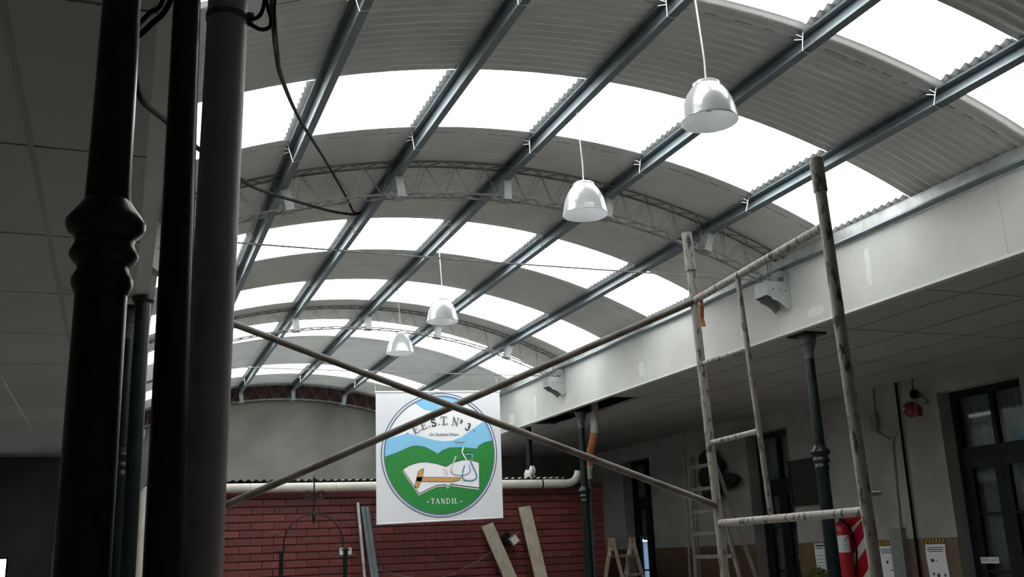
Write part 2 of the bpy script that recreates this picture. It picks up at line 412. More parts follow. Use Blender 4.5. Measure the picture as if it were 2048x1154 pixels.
# ------------------------------------------------------------------ purlins with wire ties
plabels = ['long galvanised purlin on top of the far left fascia', 'long galvanised roof purlin, leftmost of those clear of the grey pipe',
           'long galvanised roof purlin where the loose black cables are tied', 'long galvanised roof purlin at the crown, carrying the hanging lamps',
           'long galvanised roof purlin next right of the crown purlin', 'long galvanised roof purlin just above the scaffold frame',
           'long galvanised eave purlin along the top of the right fascia']
tie_mesh = None
TIE_Y = (4.17, 6.12, 8.02, 10.06, 15.90)
for k, x in enumerate(PX):
    th, t, nn, P = frame_at(x)
    hh = .140 if 0 < k < 6 else .128
    prof = [(-.05,-.030),(-.05,-.012),(0,-.012),(0,-hh),(-.05,-hh),(-.05,-hh+.018),(-.046,-hh+.018),(-.046,-hh+.004),(-.004,-hh+.004),(-.004,-.016),(-.046,-.016),(-.046,-.030)]
    if k in (0,): prof = [(-p, q) for p, q in prof][::-1]
    mb = MB(); mb.prism(prof, lambda p, q, s: P + t*p + nn*q + Vector((0, s, 0)), Y0+.01, YE-.07)
    o = mb.build('purlin', STEEL, origin=(x, 7, P.z-hh)); tag(o, plabels[k], 'purlin', 'roof purlins')
    if 0 < k < 6:
        for yy in TIE_Y:
            dy = Vector((0, yy + random.uniform(-.02, .02), 0))
            g = lambda p, q, e=0: P + t*p + nn*q + dy + Vector((0, e, 0))
            mb = MB(); mb.tube([g(-.053,-.01), g(-.054,-.07), g(-.054,-.143), g(-.02,-.1445), g(.004,-.143)], .0028, 5)
            mb.tube([g(-.054,-.055), g(-.085,-.035,.02)], .0026, 5); mb.tube([g(-.054,-.07), g(-.09,-.068,.03)], .0026, 5)
            mb.build('wire_tie', WIRE, o)

# ------------------------------------------------------------------ lattice arches
def make_truss(Yc, label):
    root = thing('lattice_truss', label, 'truss', (CX, Yc, 3.46), 'lattice roof arches')
    RT, RB, W2 = R-.028, R-.275, .055
    XA, XB = XL+.05, XR-.05
    thA, thB = math.asin((XA-CX)/RB), math.asin((XB-CX)/RB)
    def P(rr, th, yy): return (CX + rr*math.sin(th), Yc + yy, CZ + rr*math.cos(th))
    N = 44
    for sy in (-1, 1):
        MB().tube([P(RT, thA + (thB-thA)*i/N, sy*W2) for i in range(N+1)], .0082, 6).build('top_chord', ROD, root, smooth=True)
        MB().tube([P(RB, thA + (thB-thA)*i/N, sy*W2) for i in range(N+1)], .0075, 6).build('bottom_chord', ROD, root, smooth=True)
        pts = []
        for i in range(N//2*2+1):
            th = thA + (thB-thA)*(i + (.5 if sy > 0 else 0))/(N+1)
            pts.append(P(RT if i % 2 else RB, th, sy*W2))
        MB().tube(pts, .0046, 5).build('web_bar', ROD, root)
    for rr, nm in ((RT, 'top_lacing'), (RB, 'bottom_lacing')):
        pts = [P(rr, thA + (thB-thA)*i/N, W2 if i % 2 else -W2) for i in range(N+1)]
        MB().tube(pts, .0046, 5).build(nm, ROD, root)
    for x in PX[1:6]:
        th, t, nn, Pp = frame_at(x)
        c = Pp + Vector((0, Yc, 0))
        mb = MB()
        for (p0, p1, e0, e1) in ((-.052, .008, -.062, -.058), (-.052, -.048, -.058, .062), (.004, .008, -.058, .062)):
            cc = c + t*(p0+p1)/2 + nn*(-.215) + Vector((0, (e0+e1)/2, 0))
            mb.obox(cc, t*(p1-p0)/2, Vector((0, (e1-e0)/2, 0)), nn*.075)
        g = mb.build('gusset', BRKT, root)
        mb = MB(); mb.obox(c + t*-.022 + nn*-.292, t*.045, Vector((0, .06, 0)), nn*.003); mb.build('foot_plate', BRKT, g)
    for s, xf in ((1, XR), (-1, XL)):
        fx = lambda a: xf - s*a
        prof = [(0, 3.745), (.05, 3.745), (.06, 3.70), (.235, 3.695), (.235, 3.575), (.20, 3.565), (.19, 3.545), (.14, 3.53), (.09, 3.50), (.05, 3.462), (0, 3.50)]
        b = None
        mb = MB(); mb.prism(prof, lambda p, q, e: (fx(p), Yc-.085+e, q), 0, .006); b = mb.build('end_bracket', BRKT, root)
        mb = MB(); mb.prism(prof, lambda p, q, e: (fx(p), Yc+.079+e, q), 0, .006); mb.build('side_plate', BRKT, b)
        x0, x1 = sorted((fx(.0), fx(.235)))
        MB().box((x0, Yc-.079, 3.69), (x1, Yc+.079, 3.696)).build('top_plate', BRKT, b)
        x0, x1 = sorted((fx(.229), fx(.235)))
        MB().box((x0, Yc-.079, 3.58), (x1, Yc+.079, 3.69)).build('end_plate', BRKT, b)
        for (pb, qb) in ((.05, 3.62), (.11, 3.625), (.17, 3.63)):
            MB().tube([(fx(pb), Yc-.085, qb), (fx(pb), Yc-.094, qb)], .008, 8).build('bolt', ROD, b)
        mb = MB(); x0, x1 = sorted((fx(.01), fx(.075)))
        mb.box((x0, Yc-.07, 3.745), (x1, Yc-.066, 3.80)); mb.box((x0, Yc-.066, 3.745), (x0+.004, Yc+.06, 3.80)); mb.box((x1-.004, Yc-.066, 3.745), (x1, Yc+.06, 3.80))
        mb.build('post', BRKT, root)
    return root
t1 = make_truss(TR[0], 'nearest of the arched steel lattice trusses under the roof')
for yy, lb in ((TR[1], 'middle arched steel lattice truss, between two rows of skylights'), (TR[2], 'farthest arched lattice truss, against the grey end wall')):
    c = copy_tree(t1); c.location = (CX, yy, 3.46); c['label'] = lb
for yy, lb in ((TR[0], 'thin steel tie rod spanning the hall at the nearest arch'), (TR[1], 'thin steel tie rod spanning the hall just above the banner')):
    o = MB().tube([(XL+.24, yy, 3.72), (CX, yy, 3.712), (XR-.24, yy, 3.72)], .0065, 6).build('tie_rod', ROD, origin=(CX, yy, 3.705)); tag(o, lb, 'rod', 'tie rods')

# ------------------------------------------------------------------ cast iron columns and posts
CAP = {'shaft': None}
def column(x, y, label, group='iron columns', capital=True):
    root = thing('iron_column', label, 'column', (x, y, 0), group)
    MB().lathe([(.095,0),(.095,.05),(.082,.08),(.075,.16),(.062,.18),(.058,.5),(.051,2.145)], (x,y,0), 24).build('lower_shaft', IRON, root, smooth=True)
    MB().lathe([(.049,2.14),(.055,2.154),(.060,2.166),(.060,2.18),(.052,2.196),(.050,2.206),(.060,2.216),(.068,2.228),(.068,2.234),(.062,2.248),(.058,2.258),(.060,2.270),(.074,2.282),(.079,2.294),(.079,2.304),(.068,2.32),(.055,2.338),(.046,2.352)], (x,y,0), 28).build('collar', IRON, root, smooth=True)
    MB().lathe([(.046,2.35),(.0435,2.5),(.038,3.07)], (x,y,0), 24).build('upper_shaft', IRON, root, smooth=True)
    if capital:
        cp = MB().lathe([(.039,3.07),(.040,3.13),(.046,3.14),(.052,3.155),(.050,3.165),(.060,3.18),(.068,3.195),(.064,3.205),(.075,3.25),(.078,3.262)], (x,y,0), 24).build('capital', IRONG, root, smooth=True)
        MB().box((x-.115, y-.115, 3.262), (x+.115, y+.115, 3.277)).build('top_plate', IRON, cp)
    return root
column(-0.057, 2.16, 'big dark iron column with moulded collar in the left foreground')
column(0.0, 6.97, 'slim dark iron column behind the foreground columns on the left', )
column(5.31, 6.72, 'dark green iron column with capital under the nearest truss bracket')
column(5.33, 11.27, 'dark green iron column standing in front of the brick wall')
def post(x, y, r0, r1, label, ztop=3.27, cap=True, xt=None):
    root = thing('steel_post', label, 'post', (x, y, 0), 'plain steel posts')
    xt = x if xt is None else xt
    MB().tube([(x+(xt-x)*k/4, y, (ztop-.012)*k/4) for k in range(5)], [r0+(r1-r0)*k/4 for k in range(5)], 28).build('shaft', IRON, root, smooth=True)
    if cap: MB().lathe([(r1+.012, ztop-.03),(r1+.022, ztop-.018),(r1+.022, ztop)], (xt,y,0), 24).build('cap_plate', IRON, root)
    return root
post(0.105, 2.16, .0505, .0272, 'plain black post in the left foreground, between iron column and grey pipe', xt=.078)
post(0.078, 6.62, .048, .048, 'plain dark post with cap plate under the left fascia')
rt = thing('roof_post', 'thin dark post rising from the corrugated roof above the gutter', 'post', (5.26, 12.85, 2.53))
MB().tube([(5.26,12.85,2.53),(5.26,12.85,3.276)], .045, 14).build('shaft', IRON, rt, smooth=True)
mb = MB()
for k in range(9):
    a = k*2.4; mb.lathe([(.012,0),(.03,.02),(.034,.06),(.02,.1),(.006,.115)], (5.26+.05*math.cos(a), 12.85+.05*math.sin(a), 2.53+.05*(k%3)), 7)
mb.build('white_wrapping', PUTTY, rt)

# grey downpipe in the foreground
rt = thing('downpipe', 'thick grey plastic downpipe in the left foreground', 'pipe', (0.1535, 2.27, 0))
MB().tube([(.1535,2.27,0),(.1690,2.27,1.635),(.1843,2.27,3.27)], .0477, 32).build('pipe', PVC, rt, smooth=True)
mb = MB().lathe([(.0477,2.878),(.0507,2.878),(.0507,2.892),(.0477,2.892)], (0.1808,2.27,0), 32, cap=False); mb.box((.224,2.24,2.874),(.240,2.254,2.896)); mb.build('clamp', IRONG, rt)

# ------------------------------------------------------------------ loose cables
def smooth_path(pts, n=6):
    pts = [Vector(p) for p in pts]; out = []
    for i in range(len(pts)-1):
        p0 = pts[max(0,i-1)]; p1 = pts[i]; p2 = pts[i+1]; p3 = pts[min(len(pts)-1,i+2)]
        for k in range(n):
            s = k/n
            out.append(.5*((2*p1) + (p2-p0)*s + (2*p0-5*p1+4*p2-p3)*s*s + (3*p1-p0-3*p2+p3)*s**3))
    out.append(pts[-1]); return out
def cable(pts, rad, label, grp='loose black cables', m=None, name='cable', seg=8):
    o = MB().tube(smooth_path(pts), rad, seg).build(name, m or BLACK, smooth=True); return tag(o, label, 'cable', grp)
cable([(0.275,2.20,3.26),(0.287,2.272,2.993),(0.3,2.371,3.017),(0.366,2.769,3.089),(0.453,3.25,3.235),(0.697,4.382,3.61),(1.061,5.694,3.966),(1.441,6.919,4.214),(1.634,7.49,4.287),(1.70,7.55,4.315)], .0085, 'long black cable rising from the grey pipe to the purlin')
cable([(-0.025,2.452,2.794),(-0.001,2.657,2.823),(0.068,3.041,2.941),(0.214,3.709,3.129),(0.47,4.647,3.384),(0.609,5.111,3.515),(0.995,6.195,3.859),(1.344,6.989,4.103),(1.62,7.499,4.272),(1.70,7.57,4.315)], .0095, 'long black cable from behind the iron column to the purlin, lower of two')
cable([(.224,2.226,2.866),(.247,2.216,2.872),(.258,2.205,2.895),(.258,2.19,2.95),(.25,2.19,3.26)], .0050, 'short black cable looping off the pipe clamp, inner loop')
cable([(.224,2.229,2.861),(.256,2.238,2.853),(.276,2.229,2.857),(.279,2.222,2.876),(.268,2.205,2.9),(.262,2.197,2.95),(.262,2.2,3.26)], .0050, 'short black cable looping off the pipe clamp, outer loop')
cable([(.205,2.18,2.935),(.222,2.19,2.925),(.240,2.185,2.922),(.255,2.183,2.935),(.262,2.18,3.0),(.262,2.17,3.26)], .0075, 'thick black cable hook at the top beside the grey pipe')
cable([(.300,2.26,3.26),(.295,2.267,2.999),(.295,2.284,2.938),(.302,2.33,2.90),(.36,2.74,3.07)], .0032, 'thin black cable hanging beside the long cable')
cable([(-.06,2.26,2.86),(-.037,2.431,2.885),(.006,2.406,2.913),(.054,2.367,2.984),(.1,2.32,3.26)], .0075, 'black cable slanting behind the big iron column, lower one')
cable([(-.06,2.24,2.89),(-.035,2.422,2.915),(.004,2.398,2.944),(.036,2.373,2.985),(.08,2.34,3.26)], .0060, 'black cable slanting behind the big iron column, upper one')

# ------------------------------------------------------------------ pendant lamps
def make_lamp(Yl, label):
    x = 2.664; z = 3.655
    root = thing('pendant_lamp', label, 'lamp', (x, Yl, z), 'bell shaped hanging lamps')
    outer = [(.1425,0),(.1440,.004),(.1425,.010),(.1400,.030),(.1340,.065),(.1230,.105),(.1060,.145),(.0830,.180),(.0660,.198)]
    inner = [(rr-.004, zz) for rr, zz in outer[::-1]]
    MB().lathe(outer + inner[:-1] + [(.1385,0)], (x,Yl,z), 40, cap=False).build('shade', ALU, root, smooth=True)
    MB().lathe([(.0670,.190),(.0690,.196),(.0690,.208),(.0620,.214),(.030,.217),(.016,.222),(.010,.234),(.0045,.240)], (x,Yl,z), 28).build('cap', ALU, root, smooth=True)
    MB().lathe([(.02,.19),(.022,.15),(.03,.12),(.034,.10),(.03,.075),(.015,.06)], (x,Yl,z), 16).build('bulb', PUTTY, root, smooth=True)
    MB().tube([(x,Yl,z+.238),(x+.002,Yl,4.0),(x-.02,Yl,4.37)], .0045, 8).build('cord', CORDM, root)
    return root
l1 = make_lamp(3.93, 'silver bell shaped pendant lamp nearest the camera, at top right')
for yy, lb in ((5.40, 'silver bell shaped pendant lamp in front of the nearest truss, second nearest'), (8.46, 'silver bell shaped pendant lamp before the middle truss, second farthest'), (9.95, 'silver bell shaped pendant lamp farthest from the camera, smallest of four')):
    c = copy_tree(l1); c.location = (2.664, yy, 3.655); c['label'] = lb

# ------------------------------------------------------------------ scaffold
def make_scaffold(off, label):
    D = Vector(off)
    A = lambda *p: Vector(p) + D
    root = thing('scaffold_frame', label, 'scaffold', tuple(A(2.59, 3.6, 0)), 'scaffold frames')
    Lt, Lb = A(2.682,4.262,3.17), A(2.655,4.08,0.0); Rt, Rb = A(2.523,3.010,3.07), A(2.510,2.905,0.0)
    onL = lambda z: Lb + (Lt-Lb)*(z/3.17); onR = lambda z: Rb + (Rt-Rb)*(z/3.07)
    def tb(a, b, rr, name, par=root): return MB().tube([a, b], rr, 14).build(name, SCAF, par, smooth=True)
    pl = tb(Lb, Lt, .0215, 'post'); pr = tb(Rb, Rt, .0225, 'post')
    tb(onL(2.965), Lt + Vector((0,0,.004)), .0265, 'sleeve', pl); tb(onR(2.935), Rt + Vector((0,0,.004)), .0275, 'sleeve', pr)
    MB().tube([onL(3.12) + Vector((-.05,.02,.01)), onL(3.11) + Vector((.03,-.01,0))], .005, 6).build('locking_pin', SCAF, pl)
    MB().tube([onR(1.757), onR(1.757) + Vector((.055,-.02,0))], .009, 8).build('locking_pin', SCAF, pr)
    tb(onL(2.806), onR(2.793), .0185, 'top_bar'); tb(onL(1.698), onR(1.697), .0175, 'bottom_bar')
    tb(onL(.35), onR(.35), .0175, 'bottom_bar')
    mid = lambda z: A(2.606,3.669,1.702) + (A(2.618,3.759,2.817) - A(2.606,3.669,1.702))*((z-1.702)/1.115)
    tb(mid(1.702), mid(2.80), .0125, 'ladder_tube')
    tb(onL(2.473), mid(2.452), .0120, 'rung'); tb(onL(2.080), mid(2.077), .0120, 'rung')
    return root
make_scaffold((0,0,0), 'tall cream scaffold frame with chipped paint on the right')
SO = (-2.385, .72, 0)
make_scaffold(SO, 'cream scaffold frame mostly hidden behind the black post and grey pipe')
o = MB().tube([(2.670,4.235,2.80), (0.289,4.93,1.785)], .0175, 12).build('cross_brace', BRACE, smooth=True); tag(o, 'long rusty brace tube sloping down from scaffold top to lower left', 'brace', 'scaffold cross braces')
o = MB().tube([(2.650,4.165,1.782), (0.291,4.885,2.79)], .0165, 12).build('cross_brace', BRACE, smooth=True); tag(o, 'long rusty brace tube sloping from upper left down to the scaffold post', 'brace', 'scaffold cross braces')
mb = MB(); pts = [(2.674,4.178,2.84),(2.676,4.170,2.76),(2.674,4.176,2.70),(2.677,4.170,2.655)]
for a, b in zip(pts, pts[1:]): mb.beam(a, b, .022, .003, (0,1,0))
tag(mb.build('strap', ORANGE), 'orange strap hanging from the corner of the scaffold', 'strap')

# ------------------------------------------------------------------ brick kiosk
KY, KX0, KX1, KZ = 12.2, 0.285, 6.03, 2.40
kw = struct('wall_brick', ((KX0+KX1)/2, KY, 0), 'red brick wall with dark joints under the white gutter')
MB().box((KX0, KY+.012, 0), (KX1, KY+.16, KZ+.06)).build('mortar_bed', MORTAR, kw)
CH, BL, GAP = .0885, .262, .011
bm_full = None; half = None
def brick_mesh(L):
    mb = MB(); h = CH-GAP; e = .004
    vs = [(-L/2, .10, 0), (L/2, .10, 0), (L/2, .10, h), (-L/2, .10, h), (-L/2, e, 0), (L/2, e, 0), (L/2, e, h), (-L/2, e, h), (-L/2+e, 0, e), (L/2-e, 0, e), (L/2-e, 0, h-e), (-L/2+e, 0, h-e)]
    fs = [(0,1,5,4),(1,2,6,5),(2,3,7,6),(3,0,4,7),(4,5,9,8),(5,6,10,9),(6,7,11,10),(7,4,8,11),(8,9,10,11)]
    me = bpy.data.meshes.new('brick'); me.from_pydata(vs, [], fs); me.materials.append(BRICK); return me, vs, fs
BRM = {}
low = MB(); ncourse = int(KZ/CH)
for c in range(ncourse+1):
    z = KZ - (c+1)*CH + GAP
    if z < 0: break
    x = KX0 + (0 if c % 2 else -BL/2)
    while x < KX1 - .02:
        a = max(x, KX0); b = min(x + BL, KX1); L = round(b - a - .004, 3); x += BL
        if L < .03: continue
        if L not in BRM: BRM[L] = brick_mesh(L)
        me, vs, fs = BRM[L]
        px, py = (a+b)/2, KY + random.uniform(-.003, .003)
        if z > 1.19:
            o = bpy.data.objects.new('brick', me); COL.objects.link(o); o.parent = kw
            o.location = Vector((px, py, z)) - kw.location
        else: low.add([(v[0]+px, v[1]+py, v[2]+z) for v in vs], fs)
o = low.build('brick_courses', BRICK, kw); o['kind'] = 'stuff'
o = MB().box((KX0, KY+.16, 0), (KX0+.12, YE-.06, KZ)).box((KX1-.12, KY+.16, 0), (KX1, YE-.06, KZ)).build('kiosk_sides', BRICK, kw)
# corrugated cover behind the gutter
mb = MB(); vs = []; fs = []; nx = 320
for i in range(nx+1):
    x = KX0 + (KX1-.52-KX0)*i/nx; dz = .013*math.cos(2*PI*x/.088)
    for yy, zz in ((KY-.10, 2.528), (KY+1.6, 2.50), (YE-.07, 2.46)): vs.append((x, yy, zz+dz))
for i in range(nx):
    for j in range(2): fs.append((i*3+j, (i+1)*3+j, (i+1)*3+j+1, i*3+j+1))
mb.add(vs, fs); o = mb.build('corrugated_cover', GALV, smooth=True); tag(o, 'wavy corrugated metal cover on top of the brick wall', 'roof sheet')
rt = thing('gutter', 'white plastic gutter pipe along the top of the brick wall', 'gutter', (2.9, KY-.13, 2.38))
gy = KY-.13; gz = 2.435
gx = [0.42, 1.42, 2.42, 3.42, 4.42, 5.10, 5.42]
for a, b in zip(gx, gx[1:]):
    dzz = lambda q: gz + .012*(q-.4)/5
    MB().tube([(a+.002, gy, dzz(a)), (b-.002, gy, dzz(b))], .055, 20).build('gutter_length', PVCW, rt, smooth=True)
    if b in (5.10,): MB().tube([(b-.012, gy, dzz(b)), (b+.008, gy, dzz(b))], .0565, 20).build('joint_band', BLACK, rt, smooth=True)
MB().tube(smooth_path([(5.42,gy,gz+.011),(5.50,gy,gz+.02),(5.58,gy,gz+.06),(5.62,gy,gz+.13),(5.63,gy,gz+.17)]), .05, 16).build('end_elbow', PVCW, rt, smooth=True)
MB().tube(smooth_path([(.42,gy,gz),(.34,gy,gz),(.285,gy,gz-.03),(.262,gy,gz-.10),(.26,gy,gz-.2)]), .05, 16).build('corner_elbow', PVCW, rt, smooth=True)
MB().tube([(.26,gy,gz-.2),(.26,gy,0)], .05, 16).build('drop_pipe', PVCW, rt, smooth=True)
# pipe coming out of the hole in the gallery ceiling
rt = thing('drain_pipe', 'drain pipe with white elbow and terracotta lower length near the column', 'pipe', (5.49, 11.4, 2.3))
MB().tube([(5.49,11.20,3.6),(5.49,11.20,3.13)], .049, 16).build('upper_pipe', PVCW, rt, smooth=True)
MB().tube([(5.49,11.20,3.16),(5.49,11.205,3.08),(5.49,11.225,3.01)], .056, 16).build('elbow', PVCW, rt, smooth=True)
MB().tube([(5.49,11.215,3.03),(5.49,11.36,2.80),(5.49,11.46,2.62)], .05, 16).build('terracotta_pipe', TERRA, rt, smooth=True)
MB().tube([(5.49,11.45,2.64),(5.49,11.49,2.55),(5.49,11.50,2.46)], .056, 16).build('lower_socket', PVCW, rt, smooth=True)
MB().tube([(5.49,11.50,2.47),(5.49,11.50,0)], .045, 14).build('drop_pipe', IRONG, rt, smooth=True)

# ------------------------------------------------------------------ banner
BY = 11.2
BC = {'tl': (2.704, 3.449), 'tr': (4.228, 3.491), 'bl': (2.709, 1.964), 'br': (4.221, 2.003)}
ZT = ((45,58),(1028,52),(52,1108),(1058,1055))
def buv(px, py):
    v = .5
    for _ in range(4):
        uu = (px - (ZT[0][0]*(1-v) + ZT[2][0]*v)) / ((ZT[1][0]*(1-v)+ZT[3][0]*v) - (ZT[0][0]*(1-v)+ZT[2][0]*v))
        v = (py - (ZT[0][1]*(1-uu) + ZT[1][1]*uu)) / ((ZT[2][1]*(1-uu)+ZT[3][1]*uu) - (ZT[0][1]*(1-uu)+ZT[1][1]*uu))
    return uu, v
def bpt(px, py, layer):
    a, v = buv(px, py)
    X = (BC['tl'][0]*(1-a)+BC['tr'][0]*a)*(1-v) + (BC['bl'][0]*(1-a)+BC['br'][0]*a)*v
    Z = (BC['tl'][1]*(1-a)+BC['tr'][1]*a)*(1-v) + (BC['bl'][1]*(1-a)+BC['br'][1]*a)*v
    return (X, BY - .006 - .0015*layer, Z)
ban = thing('banner', 'square white banner with round green and blue school emblem', 'banner', (3.466, BY, 1.96))
cl = MB(); cn = [BC['bl'], BC['br'], BC['tr'], BC['tl']]
cl.add([(x, BY-.005, z) for x, z in cn] + [(x, BY+.005, z) for x, z in cn], [(0,1,2,3),(7,6,5,4),(0,4,5,1),(1,5,6,2),(2,6,7,3),(3,7,4,0)])
cl.build('cloth', BAN_W, ban)
MB().tube([(BC['tl'][0]-.01, BY, BC['tl'][1]), (BC['tr'][0]+.01, BY, BC['tr'][1])], .012, 10).build('top_hem', BAN_P, ban, smooth=True)
MB().tube([(BC['bl'][0], BY, BC['bl'][1]), (BC['br'][0], BY, BC['br'][1])], .010, 10).build('bottom_hem', BAN_W, ban, smooth=True)
def flat(polys, layer, name, m):
    mb = MB()
    for pl in polys:
        vs = [bpt(a, b, layer) for a, b in pl]; mb.add(vs, [tuple(range(len(vs)))])
    return mb.build(name, m, ban)
def strokes(lines, layer, name, m):
    mb = MB()
    for pts, wd in lines:
        for (x0, y0), (x1, y1) in zip(pts, pts[1:]):
            L = math.hypot(x1-x0, y1-y0)
            if L < 1e-6: continue
            ex, ey = (x1-x0)/L, (y1-y0)/L; nx_, ny_ = -ey*wd/2, ex*wd/2; k = wd*.25
            q = [(x0+nx_-ex*k, y0+ny_-ey*k), (x1+nx_+ex*k, y1+ny_+ey*k), (x1-nx_+ex*k, y1-ny_+ey*k), (x0-nx_-ex*k, y0-ny_-ey*k)]
            mb.add([bpt(a, b, layer) for a, b in q], [(0,1,2,3)])
    return mb.build(name, m, ban)
ECX, ECY, ERX, ERY = 546, 561, 436, 470
def ell(a, k=1.0, dx=0): return (ECX + (ERX*k+dx)*math.cos(a), ECY - (ERY*k+dx)*math.sin(a))
def ring(dx0, dx1, layer, name, m, n=72):
    mb = MB(); vs = []
    for i in range(n): vs += [bpt(*ell(2*PI*i/n, 1, dx0), layer), bpt(*ell(2*PI*i/n, 1, dx1), layer)]
    mb.add(vs, [(2*i, 2*i+1, (2*((i+1)%n))+1, 2*((i+1)%n)) for i in range(n)]); return mb.build(name, m, ban)
def arc(a0, a1, n=24): return [ell(math.radians(a0 + (a1-a0)*i/n)) for i in range(n+1)]
flat([[ell(2*PI*i/72, 1, 26) for i in range(72)]], 0, 'emblem_disc', BAN_P)
ring(17, 26, 1, 'outer_ring', BAN_N); ring(-3, 6, 3, 'inner_ring', BAN_N)
flat([arc(118, 68) + [(690,205),(560,212),(490,218),(410,196)]], 1, 'upper_sky', BAN_B)
flat([[(ell(math.radians(165)))] + [(290,393),(400,420),(500,448),(575,457),(640,452),(720,420),(800,362),(888,302)] + arc(33.5, 14, 8) + [(850,520),(720,520),(525,575),(350,520),(118,590)] + arc(183, 166, 8)], 1, 'lower_sky', BAN_B)
flat([[(113,582),(200,550),(290,508),(330,494),(360,492),(420,500),(470,525),(525,557),(560,530),(620,508),(720,505),(845,516),(850,496),(900,466),(969,450)] + arc(13.5, -176, 60)], 2, 'green_hills', BAN_G)
strokes([([(113,582),(200,550),(290,508),(330,494),(360,492),(420,500),(470,525),(525,557),(560,530),(620,508),(720,505),(845,516),(850,496),(900,466),(969,450)], 3)], 3, 'hill_line', BAN_N)
book = [(250,682),(300,650),(370,627),(430,622),(510,635),(590,660),(640,630),(720,608),(790,607),(858,628),(860,825),(740,812),(630,795),(605,818),(590,800),(520,805),(450,835),(378,872)]
flat([[(x-2, y+14) for x, y in book]], 3, 'book_under_outline', BAN_P)  # second white printed outline, offset below the book
flat([[(x, y+5) for x, y in book]], 4, 'book_edge', BAN_K)
flat([book], 5, 'book_pages', BAN_P)
strokes([(book + [book[0]], 4), ([(570,675),(585,730)], 3), ([(590,680),(605,735)], 3)], 6, 'book_lines', BAN_K)
flat([[(340,820),(372,695),(392,680),(415,675),(405,742),(372,825)], [(360,742),(712,745),(695,765),(650,778),(358,775)]], 7, 'drawing_square', BAN_O)
strokes([([(340,820),(372,695),(392,680),(415,675),(405,742),(372,825),(340,820)], 3), ([(360,742),(712,745),(695,765),(650,778),(358,775)], 3)], 8, 'square_outline', BAN_K)
fl1 = [(668,580),(650,625),(635,665),(633,700),(655,720),(720,725),(768,712),(788,690),(780,650),(750,600),(718,545),(728,508)]
fl2 = [(740,648),(725,700),(722,740),(740,765),(800,768),(836,750),(838,720),(815,670),(790,615),(802,572)]
strokes([(fl1, 11), ([(740,470),(668,470)], 9)], 7, 'flask_white', BAN_P)
strokes([([(x-3, y+4) for x, y in fl1[:9]], 3)], 9, 'flask_shadow', BAN_K); strokes([([(662,464),(700,468),(742,463)], 5)], 9, 'flask_lip', BAN_K); strokes([([(745,548),(775,553),(806,548)], 6)], 9, 'flask_lip', BAN_K); strokes([([(x-4, y+5) for x, y in fl2], 4)], 9, 'flask_shadow', BAN_K)
strokes([(fl2, 11), ([(748,560),(804,560)], 8)], 8, 'flask_blue', BAN_B)
# serif lettering
def arcp(cx, cy, rx, ry, a0, a1, n=10): return [(cx + rx*math.cos(math.radians(a0+(a1-a0)*i/n)), cy + ry*math.sin(math.radians(a0+(a1-a0)*i/n))) for i in range(n+1)]
G = {  # unit box: x 0..w, y 0 (base) .. 1 (top); strokes (points, thick)
 'E': (.75, [([(.15,0),(.15,1)], .16), ([(0,0),(.7,0),(.74,.25)], .06), ([(0,1),(.66,1),(.7,.78)], .06), ([(.15,.52),(.5,.52)], .06), ([(.5,.4),(.5,.64)], .05)]),
 'S': (.65, [(arcp(.32,.75,.25,.25,20,270,10) + arcp(.32,.25,.27,.25,90,-160,10), .13), ([(.58,.98),(.58,.75)], .05), ([(.03,.02),(.03,.28)], .05)]),
 'T': (.8, [([(.4,0),(.4,1)], .16), ([(0,.76),(.03,1),(.77,1),(.8,.76)], .06), ([(.2,0),(.6,0)], .06)]),
 'N': (.85, [([(.12,0),(.12,1)], .06), ([(.12,1),(.72,0)], .16), ([(.72,0),(.72,1)], .06), ([(0,1),(.18,1)], .06), ([(.58,1),(.86,1)], .06), ([(0,0),(.26,0)], .06)]),
 'o': (.5, [(arcp(.25,.72,.17,.2,0,360,12), .09), ([(.08,.36),(.42,.36)], .07)]),
 '3': (.6, [(arcp(.28,.76,.22,.23,160,-80,10), .11), (arcp(.26,.27,.27,.28,80,-160,10), .13)]),
 'A': (.85, [([(.08,0),(.42,1)], .06), ([(.42,1),(.76,0)], .16), ([(.2,.35),(.62,.35)], .06), ([(-.02,0),(.2,0)], .06), ([(.6,0),(.9,0)], .06)]),
 'D': (.85, [([(.15,0),(.15,1)], .16), (arcp(.3,.5,.45,.5,-90,90,10), .11), ([(0,0),(.3,0)], .06), ([(0,1),(.3,1)], .06)]),
 'I': (.4, [([(.2,0),(.2,1)], .16), ([(.02,0),(.38,0)], .06), ([(.02,1),(.38,1)], .06)]),
 'L': (.7, [([(.15,0),(.15,1)], .16), ([(0,0),(.62,0),(.66,.3)], .06), ([(0,1),(.32,1)], .06)]),
 '.': (.2, [([(.06,.02),(.14,.02)], .15)]), '-': (.4, [([(.05,.38),(.35,.38)], .14)])}
def glyph(ch, cx, cy, h, rot, thick=1.0):   # cx, cy = centre of baseline in crop pixels
    wd, st = G[ch]; ca, sa = math.cos(math.radians(rot)), math.sin(math.radians(rot)); out = []
    for pts, tk in st:
        q = []
        for x, yv in pts:
            lx, ly = (x - wd/2)*h*.95, -yv*h
            q.append((cx + lx*ca - ly*sa, cy + lx*sa + ly*ca))
        out.append((q, tk*h*thick))
    return out
L1 = []
for ch, cx, cy, h, rot in (('-',298,410,50,-38),('E',365,388,58,-27),('.',394,368,58,-22),('E',424,358,58,-18),('.',462,340,58,-14),('S',498,336,58,-10),('.',536,323,60,-5),('T',574,322,62,-2),('.',600,320,60,2),('N',662,330,62,9),('o',706,330,50,14),('3',757,366,56,27),('-',806,388,50,40)):
    L1 += glyph(ch, cx, cy, h, rot, 1.25)
strokes(L1, 3, 'arched_lettering', BAN_K)
strokes([(p, wd*.45) for (p, wd) in L1 if wd > 6 and len(p) == 2], 4, 'lettering_core', BAN_S)
L2 = []
